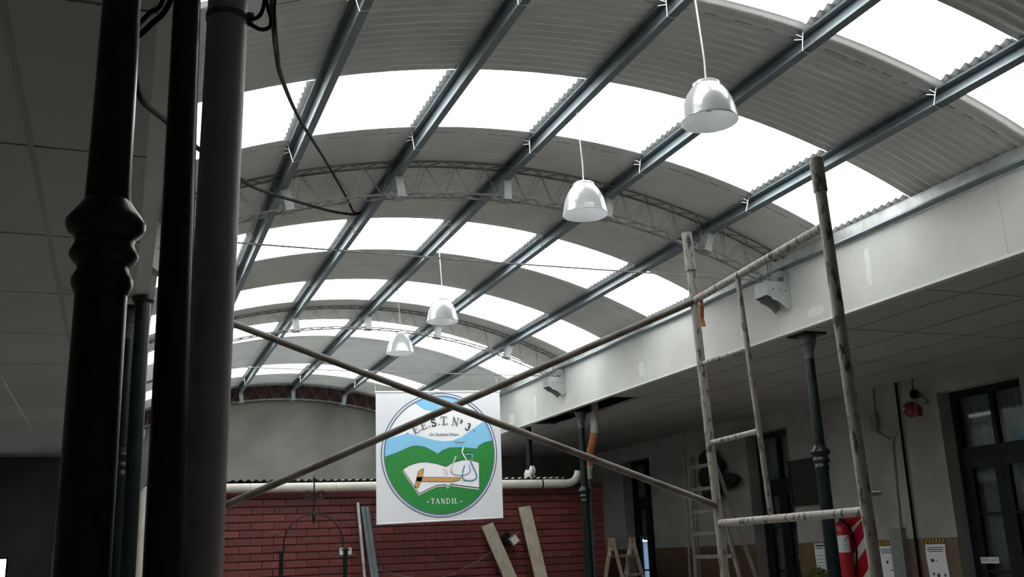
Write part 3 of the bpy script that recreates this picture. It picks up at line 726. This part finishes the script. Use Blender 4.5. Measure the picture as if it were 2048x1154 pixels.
x = 0; word = '-TANDIL-'; xs_ = [449, 487, 525, 568, 610, 644, 673, 713]
for ch, cx in zip(word, xs_): L2 += glyph(ch, cx, 951 - (cx-449)*.016, 40, -1.5, 1.2)
strokes(L2, 3, 'town_lettering', BAN_P)
vs, fs = text_mesh('Dr. Norberto Piñero', 31, .012)
mb = MB(); mb.add([bpt(577 + v[0]*.86, 404 - v[1], 3) for v in vs], fs); mb.build('name_lettering', BAN_K, ban)
for nme in ('tl', 'tr'):
    MB().tube([(BC[nme][0], BY, BC[nme][1]), (BC[nme][0], TR[1], 3.715)], .0012, 5).build('hanging_cord', CORDM, ban)

# ------------------------------------------------------------------ things along the brick wall
rt = thing('iron_arch', 'thin wrought iron arch with scrolls in front of the brick wall', 'arch', (2.1, 11.7, 0))
AY = 11.7
for xx in (1.742, 2.462):
    p = MB().box((xx-.022, AY-.022, 0), (xx+.022, AY+.022, 1.70)).build('arch_post', IRON, rt)
    MB().box((xx-.05, AY-.035, 1.70), (xx+.05, AY+.035, 1.712)).build('post_cap', IRON, p)
MB().tube([(2.102 + .335*math.cos(a), AY, 1.78 + .335*math.sin(a)) for a in [PI*i/28 for i in range(29)]], .008, 8).build('hoop', IRON, rt, smooth=True)
MB().tube([(1.767,AY,1.78),(1.765,AY,1.71)], .008, 8).build('hoop_foot', IRON, rt); MB().tube([(2.437,AY,1.78),(2.44,AY,1.71)], .008, 8).build('hoop_foot', IRON, rt)
MB().tube([(2.100,AY,2.02),(2.100,AY,2.50)], .008, 8).build('centre_bar', IRON, rt)
MB().lathe([(.004,2.47),(.014,2.49),(.018,2.505),(.012,2.53),(.002,2.555)], (2.1,AY,0), 10).build('finial', IRON, rt, smooth=True)
MB().lathe([(.004,2.0),(.012,2.02),(.018,2.08),(.022,2.11),(.012,2.13)], (2.1,AY,0), 10).build('drop_finial', IRON, rt, smooth=True)
def spiral(cx, cz, r0_, turns, sgn, a0):
    n = 30; return [(cx + sgn*(r0_*(1-.75*i/n))*math.cos(a0 + 2*PI*turns*i/n), AY, cz + (r0_*(1-.75*i/n))*math.sin(a0 + 2*PI*turns*i/n)) for i in range(n+1)]
for s in (-1, 1):
    MB().tube(spiral(2.1 + s*.075, 2.335, .068, 1.4, s, PI), .0055, 6).build('scroll', IRON, rt, smooth=True)
    MB().tube([(2.1, AY, 2.30), (2.1+s*.03, AY, 2.255), (2.1+s*.075, AY, 2.225)], .0045, 6).build('leaf', IRON, rt)
MB().tube(spiral(1.69, 1.875, .05, .45, -1, -.6), .0055, 6).build('scroll', IRON, rt, smooth=True)
for xx, lb in ((2.414, 'small pale socket box on the iron arch post, left of the pair'), (2.512, 'small pale socket box on the iron arch post, right of the pair')):
    b = thing('socket_box', lb, 'box', (xx, AY, 1.64), 'socket boxes on the arch post')
    MB().box((xx-.025, AY-.02, 1.640), (xx+.025, AY+.03, 1.735)).build('case', IRONG, b)
    MB().box((xx-.020, AY-.025, 1.650), (xx+.020, AY-.02, 1.725)).build('face', LGREYP, b)
o = MB().tube([(2.838,11.75,0),(2.712,12.165,2.256)], .021, 12).build('steel_tube', GALV, smooth=True); tag(o, 'bright steel tube leaning against the brick wall', 'tube', 'steel lengths by the wall')
for (xt, xb, lb) in ((2.772, 2.99, 'dark galvanised channel leaning right beside the bright tube'), (2.825, 3.03, 'dark galvanised channel leaning on the brick wall, right of its twin')):
    mb = MB(); a = Vector((xb, 11.72, 0)); b = Vector((xt, 12.165, 2.21)); d_ = (b-a).normalized(); sx = d_.cross(Vector((0,1,0))).normalized(); sy = sx.cross(d_)
    prof = [(-.022,-.014),(.022,-.014),(.022,.016),(.018,.016),(.018,-.010),(-.018,-.010),(-.018,.016),(-.022,.016)]
    mb.prism(prof, lambda p, q, t_: a + sx*p - sy*q + d_*t_, 0, (b-a).length)
    tag(mb.build('steel_channel', STEEL), lb, 'channel', 'steel lengths by the wall')
for (xt, zt, xb, lb) in ((4.365, 1.955, 5.02, 'shorter weathered plank leaning left against the brick wall'), (4.88, 2.165, 5.13, 'taller weathered plank leaning against the brick wall')):
    mb = MB(); a = Vector((xb, 11.62, 0)); b = Vector((xt, 12.165, zt)); d_ = (b-a).normalized(); sx = Vector((1,0,0)); sx = (sx - d_*sx.dot(d_)).normalized(); sy = sx.cross(d_)
    mb.obox((a+b)/2 - sy*0, sx*.083, sy*.014, d_*(b-a).length/2)
    tag(mb.build('plank', WOODG), lb, 'plank', 'planks by the wall')
rt = thing('floodlight', 'small square floodlight tilted on the brick wall between the planks', 'floodlight', (4.66, 12.1, 1.70))
ax = Vector((.82,0,.57)); az = Vector((-.57,0,.82)); c0 = Vector((4.68,12.06,1.755))
MB().obox(c0, ax*.052, Vector((0,.03,0)), az*.052).build('case', GREYP, rt)
MB().obox(c0 + Vector((0,-.033,0)), ax*.045, Vector((0,.004,0)), az*.045).build('lens', LGREYP, rt)
MB().obox(c0 + Vector((-.08,.08,.02)), ax*.06, Vector((0,.05,0)), az*.05).build('housing', BLACK, rt)
MB().tube([tuple(c0 + Vector((0,.03,0))), (4.68,12.19,1.75)], .015, 8).build('arm', GREYP, rt)
cable([(2.53,11.74,1.70),(2.685,12.16,1.643),(2.884,12.16,1.503),(3.2,12.16,1.393),(3.51,12.16,1.345),(3.826,12.16,1.355),(4.151,12.16,1.483),(4.318,12.16,1.572),(4.521,12.16,1.686),(4.798,12.12,1.861)], .0045, 'pale rope sagging across the brick wall to the floodlight', None, BRACE, 'rope', 6)

# ------------------------------------------------------------------ ladders
rt = thing('stepladder', 'paint spattered wooden stepladder in front of the dark doorway', 'ladder', (4.35, 8.46, 0))
lat = Vector((.932, -.359, 0)); 
for (ax_, ay_) in ((4.195, 8.36), (4.505, 8.56)):
    ap = Vector((ax_, ay_, 1.69))
    for s in (-1, 1):
        MB().beam(ap + lat*s*.004 + Vector((0,0,-.0)), Vector((ax_, ay_, 0)) + lat*s*.36, .05, .03, lat).build('leg', WOODB, rt)
    MB().obox(ap + Vector((0,0,-.05)), lat*.032, Vector((.25,.43,0)).normalized()*.02, Vector((0,0,.058))).build('hinge_block', WOODB, rt)
for k in range(5):
    z = 1.535 - .17*k; hw = .36*(1.69-z)/1.69
    for s in (-1, 1):
        if s < 0 and k: continue
        MB().beam(Vector((4.195,8.36,z)) + lat*s*hw, Vector((4.505,8.56,z)) + lat*s*hw, .04, .022).build('rung', WOODB, rt)
rt = thing('tall_ladder', 'tall faded ladder widening downward behind the scaffold post', 'ladder', (7.05, 11.0, 0))
La = lambda z: Vector((7.0, 11.545 + (2.75-z)*.037, z)); Ra = lambda z: Vector((7.0, 11.04 - (2.6-z)*.312, z))
MB().beam(La(0), La(2.75), .03, .05).build('rail', WOODF, rt); MB().beam(Ra(0), Ra(2.75), .03, .05).build('rail', WOODF, rt)
for z in (2.59, 2.30, 2.02, 1.745, 1.46, 1.18, .9, .62, .34): MB().beam(La(z), Ra(z), .03, .045).build('rung', WOODF, rt)
MB().beam((7.06,11.53,2.7), (7.6,12.55,0), .03, .045).build('rear_leg', WOODF, rt); MB().beam((7.06,11.05,2.7), (7.6,10.6,0), .03, .045).build('rear_leg', WOODF, rt)
o = MB().tube([(7.42,12.55,0),(7.86,13.05,3.2)], .017, 8).build('pole', WOODG); tag(o, 'pale thin pole leaning behind the tall ladder', 'pole')
mb = MB(); bx = 7.93
for (yy, zz, ry, rz) in ((12.56,2.80,.21,.13),(12.55,2.56,.27,.20),(12.52,2.33,.22,.14),(12.12,2.46,.30,.11),(12.32,2.68,.15,.10)):
    prof = [(.02+.98*math.sin(PI*i/8), -math.cos(PI*i/8)) for i in range(9)]
    o0 = len(mb.v); mb.lathe(prof, (0,0,0), 14)
    for i in range(o0, len(mb.v)):
        x_, y_, z_ = mb.v[i]; mb.v[i] = (bx + x_*.10, yy + y_*ry, zz + z_*rz)
tag(mb.build('cloth_bundle', BUNDLE, smooth=True), 'dark lumpy bundle hung on the wall behind the tall ladder', 'bundle')

# ------------------------------------------------------------------ doors in the right wall
def door(num, y0, y1, h, label, tz=2.33, th_=.12, daylight=False):
    X = XWR + .17
    root = struct('door_%d' % num, (X, (y0+y1)/2, 0), label)
    fw = .07
    mb = MB(); mb.box((X, y0, 0), (X+.07, y0+fw, h)).box((X, y1-fw, 0), (X+.07, y1, h)).box((X, y0+fw, h-fw), (X+.07, y1-fw, h)); mb.build('door_frame', DOORP, root)
    MB().box((X-.01, y0+fw, tz), (X+.07, y1-fw, tz+th_)).build('transom_bar', DOORP, root)
    ym = (y0+y1)/2
    MB().box((X, ym-.025, tz+th_), (X+.06, ym+.025, h-fw)).build('transom_mullion', DOORP, root)
    for a, b in ((y0+fw, ym-.025), (ym+.025, y1-fw)):
        MB().box((X+.03, a, tz+th_), (X+.035, b, h-fw)).build('transom_pane', GLASS, root)
    for a, b in ((y0+fw, ym-.002), (ym+.002, y1-fw)):
        lf = MB().box((X+.005, a, 0), (X+.05, a+.085, tz)).box((X+.005, b-.085, 0), (X+.05, b, tz)).box((X+.005, a+.085, tz-.09), (X+.05, b-.085, tz)).box((X+.005, a+.085, 0), (X+.05, b-.085, .75)).build('door_leaf', DOORP, root)
        zz = [.75, 1.24, 1.80, tz-.09]
        for q in range(3):
            if q: MB().box((X+.008, a+.085, zz[q]-.012), (X+.045, b-.085, zz[q]+.012)).build('glazing_bar', DOORP, lf)
            MB().box((X+.025, a+.085, zz[q]+.012), (X+.03, b-.085, zz[q+1]-.012)).build('pane', GLASS, lf)
    # folded curtain behind the glass, then a dark panel standing in for the unlit room
    def curtain(ya, yb, za, zb, m, nm):
        mb = MB(); n = 60; vs = []
        for i in range(n+1):
            yy = ya + (yb-ya)*i/n; xx = X + .10 + .012*math.sin(i*1.1) + .006*math.sin(i*.37)
            vs += [(xx, yy, za), (xx, yy, zb)]
        mb.add(vs, [(2*i, 2*i+2, 2*i+3, 2*i+1) for i in range(n)]); mb.build(nm, m, root, smooth=True)
    if daylight:
        curtain(y0+.02, y1-.02, 1.74, h-.03, CURT, 'curtain'); curtain(ym, y1-.02, .1, 1.70, DAYTINT, 'daylight_tint_sheet'); curtain(y0+.02, ym, .1, 1.74, CURT, 'curtain')  # blue sheet added over the far leaf to colour its daylight
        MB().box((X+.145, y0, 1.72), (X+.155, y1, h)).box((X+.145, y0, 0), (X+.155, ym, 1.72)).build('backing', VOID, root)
    else:
        curtain(y0+.02, y1-.02, .1, h-.03, CURT, 'curtain')
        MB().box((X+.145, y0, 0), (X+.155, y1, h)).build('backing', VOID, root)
    return root
for k, (a, b, h) in enumerate(DOORS):
    door(k+1, a, b, h, ['dark glazed double door at the right edge, with name sign', 'dark glazed double door behind the scaffold', 'dark door at the far end of the right gallery'][k], 2.36 if k == 0 else 2.30, daylight=(k == 2))
def on_wall(poly, x): return [(x, yy, zz) for yy, zz in poly]
def wall_panel(name, m, y0, y1, z0, z1, th_, parent=None, x=XWR): return MB().box((x-th_, min(y0,y1), z0), (x, max(y0,y1), z1)).build(name, m, parent)
def wall_text(txt, size, yc, zc, x, parent, m=INK, sx=1.0, name='lettering'):
    vs, fs = text_mesh(txt, size); mb = MB(); mb.add([(x, yc - v[0]*sx, zc + v[1]) for v in vs], fs); return mb.build(name, m, parent)
# name sign on the first door
sg = thing('door_sign', 'small white name sign on the right hand door', 'sign', (8.2, 7.955, 1.32))
MB().box((8.198, 7.835, 1.318), (8.206, 8.065, 1.378)).build('plate', PAPER, sg); wall_text('DIRECCION', .042, 7.95, 1.348, 8.1975, sg, sx=.95)

# ------------------------------------------------------------------ notices, extinguisher, fittings on the right wall
def notice(y0, y1, z0, z1, label, lines, haz=True, x=XWR-.007):
    root = thing('paper_notice', label, 'notice', (x, (y0+y1)/2, z0), 'paper notices')
    n = 8; vs = []; fs = []
    for i in range(n+1):
        zz = z1 + (z0-z1)*i/n; off = .006*math.sin(i*.9)
        vs += [(x-.003-abs(off)*.4, y0+off, zz), (x-.003-abs(off)*.4, y1+off, zz)]
    for i in range(n): fs.append((2*i, 2*i+1, 2*i+3, 2*i+2))
    MB().add(vs, fs).build('sheet', PAPER, root)
    mb = MB()
    for (ya, yb, zz, hh) in lines:
        Y0_ = y1 + (y0-y1)*ya; Y1_ = y1 + (y0-y1)*yb; Z = z1 + (z0-z1)*zz
        mb.add([(x-.0075, Y0_, Z), (x-.0075, Y1_, Z), (x-.0075, Y1_, Z-hh), (x-.0075, Y0_, Z-hh)], [(0,1,2,3)])
    mb.build('print', INK, root)
    if haz:
        hb = thing('hazard_strip', 'yellow and black striped strip above the ' + haz, 'hazard strip', (x, (y0+y1)/2, z1+.012), 'hazard strips')
        MB().box((x-.003, y0, z1+.012), (x, y1, z1+.055)).build('black_band', INK, hb)
        mb = MB(); k = 6; w_ = (y1-y0)/k
        for q in range(k):
            ya = y0 + q*w_
            mb.add([(x-.0042, ya, z1+.053), (x-.0042, ya+w_*.5, z1+.053), (x-.0042, min(ya+w_*.95, y1), z1+.014), (x-.0042, ya+w_*.45, z1+.014)], [(0,1,2,3)])
        mb.build('yellow_stripes', YEL, hb)
    return root
hdr = [(.1,.9,.05,.008),(.08,.92,.085,.008),(.15,.85,.12,.008)]
notice(8.34, 8.62, .95, 1.52, 'white notice sheet with small pictures beside the right hand door', hdr + [(.2,.36,.26,.03),(.44,.5,.28,.012),(.22,.3,.5,.03),(.42,.56,.52,.035),(.78,.86,.52,.03),(.2,.5,.72,.006),(.6,.85,.75,.006)], 'notice beside the right hand door')
notice(9.10, 9.335, .95, 1.515, 'white notice sheet left of the grey cable duct', hdr + [(.4,.55,.28,.03),(.6,.8,.45,.01),(.6,.75,.6,.02),(.7,.9,.72,.008)], 'notice left of the cable duct')
notice(9.46, 9.68, .95, 1.495, 'white notice sheet behind the scaffold post, next to the extinguisher', hdr, 'notice next to the extinguisher')
notice(10.27, 10.475, 1.0, 1.57, 'bluish white notice sheet behind the green iron column', [(.1,.9,.03,.02),(.1,.8,.09,.012),(.1,.9,.25,.005),(.1,.9,.32,.005),(.1,.9,.39,.005),(.1,.85,.46,.005)], False)
notice(10.75, 11.02, 1.255, 1.46, 'small white note on the door glass left of the iron column', [(.3,.8,.3,.006),(.25,.85,.45,.004)], False, x=XWR+.16)
# extinguisher and its striped board
bd = thing('striped_board', 'red and white striped board behind the fire extinguisher', 'board', (XWR, 9.73, 0.9))
bx = XWR-.008
MB().box((bx-.008, 9.50, .90), (bx, 9.96, 1.872)).build('backing', REDW, bd)
mb = MB()
for k in range(5):
    zz = .55 + .36*k
    q = [(9.96, zz+.0), (9.96, zz+.23), (9.50, zz+.63), (9.50, zz+.40)]
    q = [(yy, min(max(z_, .90), 1.86)) for yy, z_ in q]
    if q[0][1] >= 1.85: continue
    mb.add([(bx-.0095, yy, z_) for yy, z_ in q], [(0,1,2,3)])
mb.build('red_stripes', RED, bd)
mb = MB()
for k in range(4): mb.box((bx-.0105, 9.53, 1.74+.028*k), (bx-.0095, 9.60, 1.746+.028*k))
mb.build('arrow_lines', RED, bd)
ex = thing('fire_extinguisher', 'red fire extinguisher with white label by the iron column', 'extinguisher', (XWR-.12, 9.79, 1.05))
ec = (XWR-.125, 9.79, 0)
MB().lathe([(.06,1.05),(.085,1.07),(.088,1.10),(.088,1.70),(.080,1.76),(.055,1.80),(.025,1.815),(.022,1.83)], ec, 28).build('cylinder', RED, ex, smooth=True)
MB().lathe([(.026,1.815),(.026,1.85),(.02,1.86)], ec, 14).build('valve', IRONG, ex, smooth=True)
MB().beam((ec[0]-.02, ec[1], 1.85), (ec[0]-.07, ec[1]-.10, 1.875), .022, .012).build('lever', IRONG, ex)
MB().beam((ec[0]-.02, ec[1], 1.83), (ec[0]-.07, ec[1]-.08, 1.80), .022, .012).build('grip', IRONG, ex)
MB().tube(smooth_path([(ec[0]-.02, ec[1]-.02, 1.835), (ec[0]-.03, ec[1]-.14, 1.77), (ec[0]+.02, ec[1]-.175, 1.6), (ec[0]+.03, ec[1]-.165, 1.4), (ec[0]+.02, ec[1]-.12, 1.2)]), .011, 8).build('hose', BLACK, ex, smooth=True)
vs = []; fs = []; n = 12
dirc = math.atan2(-ec[1], -ec[0])
for i in range(n+1):
    a = dirc + (-.85 + 1.7*i/n); vs += [(ec[0]+.0895*math.cos(a), ec[1]+.0895*math.sin(a), 1.46), (ec[0]+.0895*math.cos(a), ec[1]+.0895*math.sin(a), 1.652)]
lb = MB().add(vs, [(2*i, 2*i+2, 2*i+3, 2*i+1) for i in range(n)]).build('label_sheet', PAPER, ex)
mb = MB()
for (a0, a1, zz, hh) in ((-.55,-.05,1.49,.026),(-.55,-.05,1.53,.026),(-.35,-.2,1.585,.02),(-.7,-.45,1.62,.012),(.1,.6,1.50,.008),(.1,.6,1.53,.008),(.1,.6,1.56,.008),(.1,.6,1.6,.008)):
    q = []
    for aa, z_ in ((a0,zz),(a1,zz),(a1,zz+hh),(a0,zz+hh)): q.append((ec[0]+.0903*math.cos(dirc-aa), ec[1]+.0903*math.sin(dirc-aa), z_))
    mb.add(q, [(0,1,2,3)])
mb.build('label_print', INK, ex)
rt = thing('pot_plant', 'rounded olive green plant low by the iron column', 'plant', (7.72, 10.05, 0))
MB().lathe([(.09,0),(.12,.85),(.14,.86),(.14,.92),(.11,.92)], (7.72,10.05,0), 18).build('stand', PVCW, rt, smooth=True)
mb = MB(); rnd = random.Random(3)
for k in range(260):
    a = rnd.uniform(0, 2*PI); e = rnd.uniform(-.2, 1.5); rr = rnd.uniform(.09, .15)
    p = Vector((7.72 + rr*math.cos(a)*math.cos(e), 10.05 + rr*math.sin(a)*math.cos(e), 1.12 + rr*1.15*math.sin(e)))
    d1 = Vector((rnd.uniform(-1,1), rnd.uniform(-1,1), rnd.uniform(-.3,1))).normalized()*.035; d2 = d1.cross(Vector((math.cos(a), math.sin(a), .3))).normalized()*.014
    mb.add([p-d1, p+d2, p+d1, p-d2], [(0,1,2,3)])
o = mb.build('foliage', GREENB, rt); o['kind'] = 'stuff'
MB().lathe([(.02,.9),(.02,1.05),(.09,1.08),(.12,1.14),(.08,1.22),(.01,1.25)], (7.72,10.05,0), 12).build('leaf_mass', GREENB, rt, smooth=True)
# notice board
nb = thing('notice_board', 'dark framed notice board on the wall beside the second door', 'notice board', (XWR, 10.55, 2.03))
MB().box((XWR-.03, 10.2, 2.035), (XWR, 10.80, 2.60)).build('panel', NOTICE, nb)
for a in (((XWR-.045,10.2,2.035),(XWR-.03,10.8,2.065)),((XWR-.045,10.2,2.57),(XWR-.03,10.8,2.60)),((XWR-.045,10.2,2.065),(XWR-.03,10.23,2.57)),((XWR-.045,10.77,2.065),(XWR-.03,10.8,2.57))):
    MB().box(*a).build('frame_strip', mat('board_frame', (.022,.016,.012), .4), nb)
# alarm bell, lamp, siren horn
bl = thing('alarm_bell', 'dull red round alarm bell high on the right wall', 'alarm bell', (XWR-.05, 8.5, 2.86))
mb = MB(); mb.lathe([(.002,.0),(.05,.006),(.075,.03),(.082,.07),(.07,.085)], (0,0,0), 24)
mb.v = [(XWR-.10+z_, 8.53+x_, 2.95+y_) for x_, y_, z_ in mb.v]; mb.build('gong', BELL, bl, smooth=True)
MB().box((XWR-.06, 8.40, 2.865), (XWR, 8.55, 2.99)).build('base_box', BELL, bl)
mb = MB(); mb.lathe([(.018,0),(.02,.03),(.008,.035)], (0,0,0), 12); mb.v = [(XWR-.12+z_, 8.55+x_, 2.955+y_) for x_, y_, z_ in mb.v]; mb.build('centre_cap', REDW, bl)
sl = thing('spot_lamp', 'small black spot lamp above the red alarm bell', 'lamp', (XWR, 8.42, 3.06))
MB().lathe([(.02,3.05),(.042,3.07),(.046,3.11),(.03,3.14),(.01,3.15)], (XWR-.06,8.42,0), 16).build('head', BLACK, sl, smooth=True)
MB().tube(smooth_path([(XWR-.06,8.42,3.145),(XWR-.05,8.44,3.2),(XWR-.02,8.46,3.25),(XWR-.005,8.47,3.275)]), .006, 6).build('lead', BLACK, sl)
MB().beam((XWR-.06,8.42,3.06),(XWR-.0,8.36,3.05), .015, .015).build('arm', GREYP, sl)
sh = thing('siren_horn', 'small grey siren horn beside the alarm bell', 'siren', (XWR, 8.3, 2.95))
mb = MB(); mb.lathe([(.015,0),(.02,.04),(.032,.07),(.05,.09)], (0,0,0), 16); mb.v = [(XWR-.005-z_, 8.29+x_, 2.99+y_) for x_, y_, z_ in mb.v]; mb.build('horn', GREYP, sh, smooth=True)
MB().tube([(XWR-.02,8.32,3.0),(XWR-.02,8.44,3.03)], .008, 6).build('stem', GREYP, sh)
# conduit, junction box, cable duct, loose cable
jb = thing('junction_box', 'grey junction box on the wall with conduit below', 'junction box', (XWR, 9.12, 2.80))
MB().box((XWR-.05, 9.07, 2.80), (XWR, 9.175, 2.98)).build('case', GREYP, jb); MB().box((XWR-.054, 9.08, 2.81), (XWR-.05, 9.165, 2.97)).build('lid', GREYP, jb)
cd = thing('conduit', 'thin painted conduit bending down the wall from the junction box', 'conduit', (XWR-.02, 9.0, 1.69))
MB().tube(smooth_path([(XWR-.016,9.12,2.80),(XWR-.016,9.10,2.76),(XWR-.016,8.93,2.66),(XWR-.016,8.90,2.60),(XWR-.016,8.95,1.70)]), .013, 8).build('pipe', PLASTER, cd, smooth=True)
MB().tube([(XWR-.016,9.12,2.98),(XWR-.016,9.09,3.275)], .011, 8).build('upper_pipe', PLASTER, cd, smooth=True)
MB().tube(smooth_path([(XWR-.016,8.905,2.62),(XWR-.016,8.87,2.68),(XWR-.016,8.80,2.74)]), .010, 8).build('side_branch', PLASTER, cd, smooth=True)
du = thing('cable_duct', 'grey cable duct standing on the ochre dado', 'duct', (XWR, 8.98, 0))
MB().box((XWR-.07, 8.89, 0), (XWR-.006, 9.08, 1.69)).build('body', GREYP, du); MB().box((XWR-.075, 8.885, 1.69), (XWR-.006, 9.085, 1.70)).build('top_cap', GREYP, du)
cable([(XWR-.03,8.707,3.275),(XWR-.03,8.72,2.6),(XWR-.03,8.726,1.99),(XWR-.03,8.735,1.19),(XWR-.03,8.74,.02)], .014, 'straight black cable hanging down the right wall', None)
rt = tag(MB().tube([(-.78,YE-.1,0),(-.775,YE-.1,2.75)], .035, 10).build('wall_pipe', BROWNP, smooth=True), 'brownish pipe on the dark end wall of the left gallery', 'pipe')
